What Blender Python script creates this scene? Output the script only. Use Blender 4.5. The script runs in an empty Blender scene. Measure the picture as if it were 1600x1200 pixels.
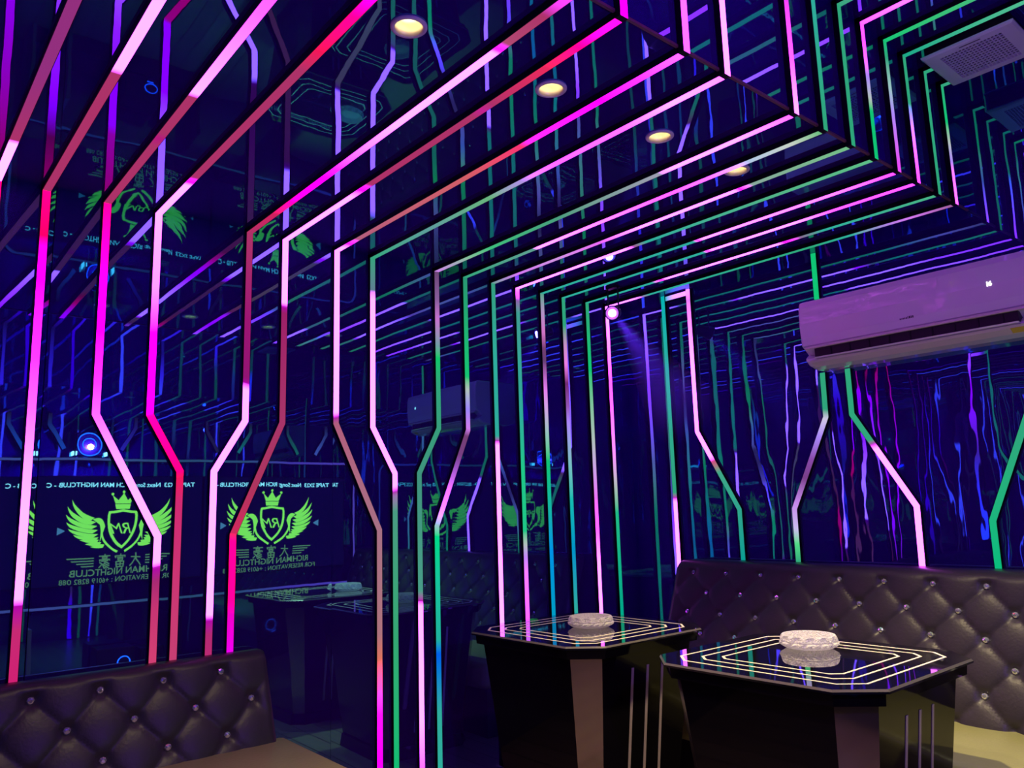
import bpy, bmesh, math, random
from mathutils import Vector, Matrix

# ------------------------------------------------------------------ camera, light level
SC = bpy.context.scene
COL_ = SC.collection
SC.view_settings.view_transform = 'Standard'
SC.view_settings.look = 'None'
SC.view_settings.gamma = 1.0
SC.view_settings.use_curve_mapping = False
SC.view_settings.exposure = 0.0
W = bpy.data.worlds.new('night'); SC.world = W
W.use_nodes = True
W.node_tree.nodes['Background'].inputs[0].default_value = (0.002, 0.001, 0.006, 1)

def make_camera():
    yaw, pitch, roll = math.radians(49.76287), math.radians(9.19400), math.radians(-1.70842)
    fw = Vector((-math.sin(yaw) * math.cos(pitch), math.cos(yaw) * math.cos(pitch), math.sin(pitch)))
    rt = Vector((math.cos(yaw), math.sin(yaw), 0))
    up = rt.cross(fw)
    r = rt * math.cos(roll) + up * math.sin(roll)
    u = -rt * math.sin(roll) + up * math.cos(roll)
    m = Matrix((r, u, -fw)).transposed().to_4x4()
    m.translation = (0, 0, 1.25)
    cd = bpy.data.cameras.new('camera'); co = bpy.data.objects.new('camera', cd)
    COL_.objects.link(co); co.matrix_world = m
    cd.sensor_width = 36; cd.lens = 1220.69 / 1600 * 36; cd.clip_start = 0.02
    SC.camera = co
make_camera()

# room: camera stands in a corner. left wall x=-3.2, back wall y=3.648
XL, XR, YB, YF = -3.2, 0.2, 3.648, -0.15
HS, HU, XS = 2.488, 3.026, -1.189        # lower ceiling, upper ceiling, edge between them

def spot(name, loc, target, watts, color, size_deg, blend=0.6, radius=0.03):
    l = bpy.data.lights.new(name, 'SPOT'); l.energy = watts; l.color = color
    l.spot_size = math.radians(size_deg); l.spot_blend = blend; l.shadow_soft_size = radius
    o = bpy.data.objects.new(name, l); COL_.objects.link(o); o.location = loc
    o.rotation_euler = (Vector(target) - Vector(loc)).to_track_quat('-Z', 'Y').to_euler()
    return o
DOWN_Y = (1.005, 1.503, 2.005, 2.454)
DOWN_W = (34, 34, 50, 190)
DOWN_A = (112, 100, 80, 78)
for y_, w_, a_ in zip(DOWN_Y, DOWN_W, DOWN_A):
    spot('downlight_lamp', (-1.556, y_, HS - 0.008), (-1.556, y_, 0), w_, (1.0, 0.80, 0.42), a_, 0.85, 0.03)
spot('downlight_lamp', (-0.45, 2.62, HU - 0.012), (-0.98, 2.95, 0.4), 150, (1.0, 0.90, 0.58), 44, 0.7, 0.03)
pl = bpy.data.lights.new('ring_light_glow', 'POINT'); pl.energy = 30; pl.color = (0.24, 0.02, 1.0); pl.shadow_soft_size = 0.02
po = bpy.data.objects.new('ring_light_glow', pl); COL_.objects.link(po); po.location = (0.085, 1.31, 1.81)
PAR = Vector((-2.90, 3.222, 2.335))      # stage lamp under the soffit
PAR_AIM = Vector((-2.27, 3.04, 1.62))
spot('stage_lamp_light', PAR + (PAR_AIM - PAR).normalized() * 0.05, PAR_AIM, 150, (0.10, 0.02, 1.0), 22, 0.5, 0.02)

# ------------------------------------------------------------------ materials
def srgb(c):
    out = []
    for v in c:
        v = v / 255.0
        out.append(v / 12.92 if v <= 0.04045 else ((v + 0.055) / 1.055) ** 2.4)
    return out

def newmat(name):
    m = bpy.data.materials.new(name); m.use_nodes = True
    nt = m.node_tree; nt.nodes.clear()
    out = nt.nodes.new('ShaderNodeOutputMaterial')
    return m, nt, out

def mirror(name, amp, scale, stretch=(1, 1, 1), tint=(0.075, 0.29, 0.37), film=(0.026, 0.001, 0.13), rough=0.012):
    m, nt, out = newmat(name)
    N = nt.nodes.new; L = nt.links.new
    tc = N('ShaderNodeTexCoord'); mp = N('ShaderNodeMapping'); mp.inputs['Scale'].default_value = stretch
    L(tc.outputs['Object'], mp.inputs['Vector'])
    n1 = N('ShaderNodeTexNoise'); n1.inputs['Scale'].default_value = scale; n1.inputs['Detail'].default_value = 1.0
    n2 = N('ShaderNodeTexNoise'); n2.inputs['Scale'].default_value = scale * 6; n2.inputs['Detail'].default_value = 1.0
    L(mp.outputs[0], n1.inputs['Vector']); L(mp.outputs[0], n2.inputs['Vector'])
    ad = N('ShaderNodeMath'); ad.operation = 'MULTIPLY_ADD'; ad.inputs[1].default_value = 0.045
    L(n2.outputs['Fac'], ad.inputs[0]); L(n1.outputs['Fac'], ad.inputs[2])
    b = N('ShaderNodeBump'); b.inputs['Strength'].default_value = 1.0; b.inputs['Distance'].default_value = amp
    L(ad.outputs[0], b.inputs['Height'])
    g = N('ShaderNodeBsdfGlossy'); g.inputs['Color'].default_value = (*tint, 1); g.inputs['Roughness'].default_value = rough
    L(b.outputs[0], g.inputs['Normal'])
    d = N('ShaderNodeBsdfDiffuse'); d.inputs['Color'].default_value = (*film, 1)
    a = N('ShaderNodeAddShader'); L(g.outputs[0], a.inputs[0]); L(d.outputs[0], a.inputs[1])
    L(a.outputs[0], out.inputs[0])
    return m

def pbr(name, color, rough=0.5, metal=0.0, spec=0.5, noise=0.0, nscale=20, bump=0.0, bscale=60, coat=0.0, trans=0.0, ior=1.45):
    m, nt, out = newmat(name)
    N = nt.nodes.new; L = nt.links.new
    p = N('ShaderNodeBsdfPrincipled'); L(p.outputs[0], out.inputs[0])
    p.inputs['Base Color'].default_value = (*color, 1); p.inputs['Roughness'].default_value = rough
    p.inputs['Metallic'].default_value = metal; p.inputs['Specular IOR Level'].default_value = spec
    p.inputs['Coat Weight'].default_value = coat; p.inputs['Transmission Weight'].default_value = trans
    p.inputs['IOR'].default_value = ior
    tc = N('ShaderNodeTexCoord')
    if noise:
        n = N('ShaderNodeTexNoise'); n.inputs['Scale'].default_value = nscale; n.inputs['Detail'].default_value = 4
        L(tc.outputs['Object'], n.inputs['Vector'])
        mx = N('ShaderNodeMix'); mx.data_type = 'RGBA'
        mx.inputs['A'].default_value = (*[c * (1 - noise) for c in color], 1)
        mx.inputs['B'].default_value = (*[min(1, c * (1 + noise)) for c in color], 1)
        L(n.outputs['Fac'], mx.inputs['Factor']); L(mx.outputs['Result'], p.inputs['Base Color'])
    if bump:
        n = N('ShaderNodeTexNoise'); n.inputs['Scale'].default_value = bscale; n.inputs['Detail'].default_value = 3
        L(tc.outputs['Object'], n.inputs['Vector'])
        b = N('ShaderNodeBump'); b.inputs['Distance'].default_value = bump
        L(n.outputs['Fac'], b.inputs['Height']); L(b.outputs[0], p.inputs['Normal']); L(b.outputs[0], p.inputs['Coat Normal'])
    return m

def glow(name, color, strength):
    m, nt, out = newmat(name)
    e = nt.nodes.new('ShaderNodeEmission'); e.inputs[0].default_value = (*color, 1); e.inputs[1].default_value = strength
    nt.links.new(e.outputs[0], out.inputs[0])
    return m

def led_material():
    m, nt, out = newmat('led diffuser')
    a = nt.nodes.new('ShaderNodeAttribute'); a.attribute_name = 'led'
    e = nt.nodes.new('ShaderNodeEmission'); nt.links.new(a.outputs['Color'], e.inputs[0])
    nt.links.new(e.outputs[0], out.inputs[0])
    return m

def floor_material():
    m, nt, out = newmat('dark plank floor')
    N = nt.nodes.new; L = nt.links.new
    p = N('ShaderNodeBsdfPrincipled'); L(p.outputs[0], out.inputs[0]); p.inputs['Roughness'].default_value = 0.3
    tc = N('ShaderNodeTexCoord'); br = N('ShaderNodeTexBrick'); L(tc.outputs['Object'], br.inputs['Vector'])
    br.inputs['Color1'].default_value = (0.34, 0.25, 0.20, 1); br.inputs['Color2'].default_value = (0.25, 0.18, 0.14, 1)
    br.inputs['Mortar'].default_value = (0.02, 0.015, 0.012, 1); br.inputs['Scale'].default_value = 1.0
    br.inputs['Brick Width'].default_value = 0.9; br.inputs['Row Height'].default_value = 0.12; br.inputs['Mortar Size'].default_value = 0.003
    n = N('ShaderNodeTexNoise'); n.inputs['Scale'].default_value = 9; n.inputs['Detail'].default_value = 5
    mp = N('ShaderNodeMapping'); mp.inputs['Scale'].default_value = (0.6, 9, 1); L(tc.outputs['Object'], mp.inputs['Vector']); L(mp.outputs[0], n.inputs['Vector'])
    mx = N('ShaderNodeMix'); mx.data_type = 'RGBA'; mx.blend_type = 'MULTIPLY'; mx.inputs['Factor'].default_value = 0.6
    L(br.outputs['Color'], mx.inputs['A']); L(n.outputs['Color'], mx.inputs['B']); L(mx.outputs['Result'], p.inputs['Base Color'])
    return m

M = dict(
    mir_left=mirror('left mirror panels', 0.0010, 2.6, (1, 1, 0.45)),
    mir_back=mirror('back mirror panels', 0.0040, 3.2, (1, 1, 0.30)),
    mir_soffit=mirror('soffit mirror', 0.0010, 3.0),
    mir_upper=mirror('upper ceiling mirror', 0.0010, 3.0),
    mir_side=mirror('side mirror panels', 0.0016, 2.6, (1, 1, 0.4)),
    floor=floor_material(),
    led=led_material(),
    channel=pbr('black aluminium channel', (0.004, 0.004, 0.006), 0.55, 0.0, 0.2),
    seam=pbr('brown edge trim', (0.16, 0.07, 0.09), 0.5),
    leather=pbr('black leather', (0.036, 0.029, 0.037), 0.38, 0, 0.5, 0.12, 8, 0.0006, 90),
    seat=pbr('olive brown leather', (0.29, 0.28, 0.11), 0.36, 0, 0.5, 0.1, 8, 0.0012, 70),
    plinth=pbr('black sofa plinth', (0.012, 0.011, 0.011), 0.4),
    crystal=pbr('crystal button', (0.85, 0.85, 0.9), 0.05, 0.75),
    tglass=pbr('black table glass', (0.006, 0.006, 0.008), 0.025, 0, 0.7, coat=0.6),
    tedge=pbr('glass edge highlight', (0.10, 0.09, 0.08), 0.2),  # highlight along the tabletop bevel, put in as a paler colour
    tgloss=pbr('black table lacquer', (0.006, 0.005, 0.007), 0.05, 0, 0.3, ior=1.32),
    tchamf=pbr('polished table corner', (0.30, 0.25, 0.22), 0.10, 0.85, 0.5),
    tline=pbr('cream inlay', (0.95, 0.86, 0.60), 0.35),
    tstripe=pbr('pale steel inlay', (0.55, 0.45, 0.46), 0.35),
    acwhite=pbr('white air conditioner plastic', (0.78, 0.74, 0.76), 0.2, 0, 0.5, bump=0.003, bscale=7, coat=0.8),
    aclip=pbr('warm-lit air conditioner lip', (0.72, 0.66, 0.58), 0.35),  # downlight's warm glow on the lip put into the cream colour
    acdark=pbr('dark louvre', (0.012, 0.01, 0.014), 0.4),
    sticker=pbr('yellow sticker', (0.75, 0.62, 0.05), 0.5),
    ink=pbr('dark ink', (0.05, 0.02, 0.06), 0.5),
    digits=glow('white led digits', (1, 1, 1), 3.0),
    ventpl=pbr('pale vent plastic', (0.80, 0.74, 0.80), 0.45),
    ventdk=pbr('black vent plastic', (0.006, 0.004, 0.008), 0.7),  # the collar itself is black; air conditioner vanes share it
    rim=pbr('white downlight rim', (0.80, 0.74, 0.74), 0.35),
    gold=pbr('gold reflector', (0.98, 0.82, 0.48), 0.35, 0.2),
    lamp=glow('warm led chip', (1.0, 0.93, 0.74), 7.0),
    bezel=pbr('black screen bezel', (0.006, 0.006, 0.008), 0.25),
    screen=glow('dark screen picture', (0.010, 0.005, 0.05), 1.0),
    txt=glow('white screen writing', (1.0, 0.98, 1.0), 3.0),
    gold_em=glow('gold screen emblem', (0.72, 0.86, 0.08), 2.9),
    gold_dim=glow('dim gold screen writing', (1.0, 0.86, 0.30), 0.75),
    arrow=glow('pale screen arrow', (0.5, 0.55, 0.85), 1.0),
    parbody=pbr('black stage lamp body', (0.02, 0.012, 0.03), 0.35),
    parlens=glow('violet lamp lens', (0.45, 0.10, 1.0), 60.0),
    bluering=glow('blue ring light', (0.02, 0.10, 1.0), 9.0),
    whiteled=glow('white pilot light', (0.8, 0.8, 1.0), 7.0),
    black=pbr('black casing', (0.012, 0.012, 0.016), 0.3),
    cone=pbr('grey speaker cone', (0.05, 0.05, 0.06), 0.5),
    teal_side=pbr('pale cabinet side', (0.35, 0.33, 0.30), 0.5),
)
def crystal_glass():
    m, nt, out = newmat('cut crystal')
    N = nt.nodes.new; L = nt.links.new
    g = N('ShaderNodeBsdfGlass'); g.inputs['IOR'].default_value = 1.52; g.inputs['Roughness'].default_value = 0.02
    tc = N('ShaderNodeTexCoord'); vo = N('ShaderNodeTexVoronoi'); vo.inputs['Scale'].default_value = 190
    L(tc.outputs['Object'], vo.inputs['Vector'])
    bu = N('ShaderNodeBump'); bu.inputs['Distance'].default_value = 0.0035; L(vo.outputs['Distance'], bu.inputs['Height']); L(bu.outputs[0], g.inputs['Normal'])
    d = N('ShaderNodeBsdfTranslucent'); d.inputs[0].default_value = (0.9, 0.86, 0.88, 1)
    s = N('ShaderNodeBsdfDiffuse'); s.inputs[0].default_value = (0.95, 0.92, 0.90, 1); L(bu.outputs[0], s.inputs['Normal']); L(bu.outputs[0], d.inputs['Normal'])
    a = N('ShaderNodeMixShader'); a.inputs[0].default_value = 0.6; L(d.outputs[0], a.inputs[1]); L(s.outputs[0], a.inputs[2])
    x = N('ShaderNodeMixShader'); x.inputs[0].default_value = 0.66; L(g.outputs[0], x.inputs[1]); L(a.outputs[0], x.inputs[2])
    L(x.outputs[0], out.inputs[0])
    return m
M['cut'] = crystal_glass()

# ------------------------------------------------------------------ helpers
def tag(o, label=None, cat=None, group=None, kind=None):
    if label: o['label'] = label
    if cat: o['category'] = cat
    if group: o['group'] = group
    if kind: o['kind'] = kind
    return o

def empty(name, label, cat, loc=(0, 0, 0), group=None):
    o = bpy.data.objects.new(name, None); COL_.objects.link(o); o.location = loc; o.empty_display_size = 0.1
    return tag(o, label, cat, group)

def link(name, bm, mats, parent=None, smooth=False, world=True):
    """bmesh given in world coordinates -> one mesh object (child of an unrotated Empty)."""
    bmesh.ops.recalc_face_normals(bm, faces=bm.faces[:])
    me = bpy.data.meshes.new(name); bm.to_mesh(me); bm.free()
    for mm in (mats if isinstance(mats, (list, tuple)) else [mats]): me.materials.append(mm)
    if smooth:
        for f in me.polygons: f.use_smooth = True
    o = bpy.data.objects.new(name, me); COL_.objects.link(o)
    if parent is not None:
        o.parent = parent
        if world:
            off = Vector((0, 0, 0)); q = parent
            while q is not None: off += q.location; q = q.parent
            me.transform(Matrix.Translation(-off))
    return o

def box(bm, x0, x1, y0, y1, z0, z1, mi=0, bev=0.0, seg=2):
    g = bmesh.ops.create_cube(bm, size=1)
    vs = g['verts']
    bmesh.ops.scale(bm, verts=vs, vec=(x1 - x0, y1 - y0, z1 - z0))
    bmesh.ops.translate(bm, verts=vs, vec=((x0 + x1) / 2, (y0 + y1) / 2, (z0 + z1) / 2))
    fs = list({f for v in vs for f in v.link_faces})
    if bev:
        es = list({e for v in vs for e in v.link_edges})
        r = bmesh.ops.bevel(bm, geom=es, offset=bev, segments=seg, affect='EDGES', profile=0.5)
        fs = [f for f in bm.faces if f.is_valid and (f in r['faces'] or f in fs)]
    for f in fs:
        if f.is_valid: f.material_index = mi
    return vs

def prism(bm, loops, mi=0, cap=True):
    """stack of equal-length vertex loops -> skinned solid"""
    rows = [[bm.verts.new(p) for p in lp] for lp in loops]
    n = len(rows[0])
    for a, b in zip(rows, rows[1:]):
        for i in range(n):
            f = bm.faces.new((a[i], a[(i + 1) % n], b[(i + 1) % n], b[i])); f.material_index = mi
    if cap:
        bm.faces.new(rows[0][::-1]).material_index = mi; bm.faces.new(rows[-1]).material_index = mi
    return rows

def lathe(bm, profile, c, n=32, axis='Z', mi=0, closed=False):
    rows = []
    for r, h in profile:
        row = []
        for i in range(n):
            a = 2 * math.pi * i / n
            p = (r * math.cos(a), r * math.sin(a), h)
            if axis == 'X': p = (h, r * math.cos(a), r * math.sin(a))
            if axis == 'Y': p = (r * math.cos(a), h, r * math.sin(a))
            row.append(bm.verts.new((c[0] + p[0], c[1] + p[1], c[2] + p[2])))
        rows.append(row)
    for a, b in zip(rows, rows[1:]):
        for i in range(n):
            bm.faces.new((a[i], a[(i + 1) % n], b[(i + 1) % n], b[i])).material_index = mi
    if closed:
        for i in range(n):
            bm.faces.new((rows[-1][i], rows[-1][(i + 1) % n], rows[0][(i + 1) % n], rows[0][i])).material_index = mi
    else:
        bm.faces.new(rows[0][::-1]).material_index = mi; bm.faces.new(rows[-1]).material_index = mi

def torus(bm, c, R, r, axis='X', n=40, k=8):
    lathe(bm, [(R + r * math.cos(2 * math.pi * j / k), r * math.sin(2 * math.pi * j / k)) for j in range(k)], c, n, axis, 0, True)

# ------------------------------------------------------------------ LED strips
SW, SD, ST = 0.030, 0.020, 0.0008   # strip width, channel depth, diffuser thickness
def led_color(c):
    r, g, b = srgb(c)
    if max(c) >= 245:
        return (r * (3.4 + 1.8 * g), g * 1.0, b * (5.0 + 2.2 * g), 1)
    return (r * 1.1, g * 1.1, b * 1.1, 1)

def stops_color(stops, t):
    st = sorted(stops)
    if t <= st[0][0]: return st[0][1]
    for (a, ca), (b, cb) in zip(st, st[1:]):
        if t <= b:
            f = (t - a) / max(1e-6, b - a)
            return tuple(ca[i] + (cb[i] - ca[i]) * f for i in range(4))
    return st[-1][1]

def ribbon(bm, pts, nrm, w, h0, h1, colf=None, lay=None, step=0.02):
    """mitred bar along a planar polyline, w wide, from h0 to h1 above the surface with normal nrm"""
    n = Vector(nrm); P = [Vector(p) for p in pts]
    side = []
    for i in range(len(P)):
        d0 = (P[i] - P[i - 1]).normalized() if i > 0 else None
        d1 = (P[i + 1] - P[i]).normalized() if i < len(P) - 1 else None
        if d0 is None: s = n.cross(d1)
        elif d1 is None: s = n.cross(d0)
        else:
            s0, s1 = n.cross(d0), n.cross(d1)
            s = (s0 + s1); s = s / (s.dot(s0))
        side.append(s * (w / 2))
    rows = []
    for i in range(len(P) - 1):
        m = max(1, int((P[i + 1] - P[i]).length / step))
        for j in range(m + (1 if i == len(P) - 2 else 0)):
            f = j / m
            c = P[i].lerp(P[i + 1], f); s = side[i].lerp(side[i + 1], f)
            vs = [bm.verts.new(c - s + n * h0), bm.verts.new(c + s + n * h0), bm.verts.new(c + s + n * h1), bm.verts.new(c - s + n * h1)]
            if lay is not None:
                cc = colf(c)
                for v in vs: v[lay] = cc
            rows.append(vs)
    for a, b in zip(rows, rows[1:]):
        for i in range(4):
            bm.faces.new((a[i], a[(i + 1) % 4], b[(i + 1) % 4], b[i]))
    bm.faces.new(rows[0][::-1]); bm.faces.new(rows[-1])

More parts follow.
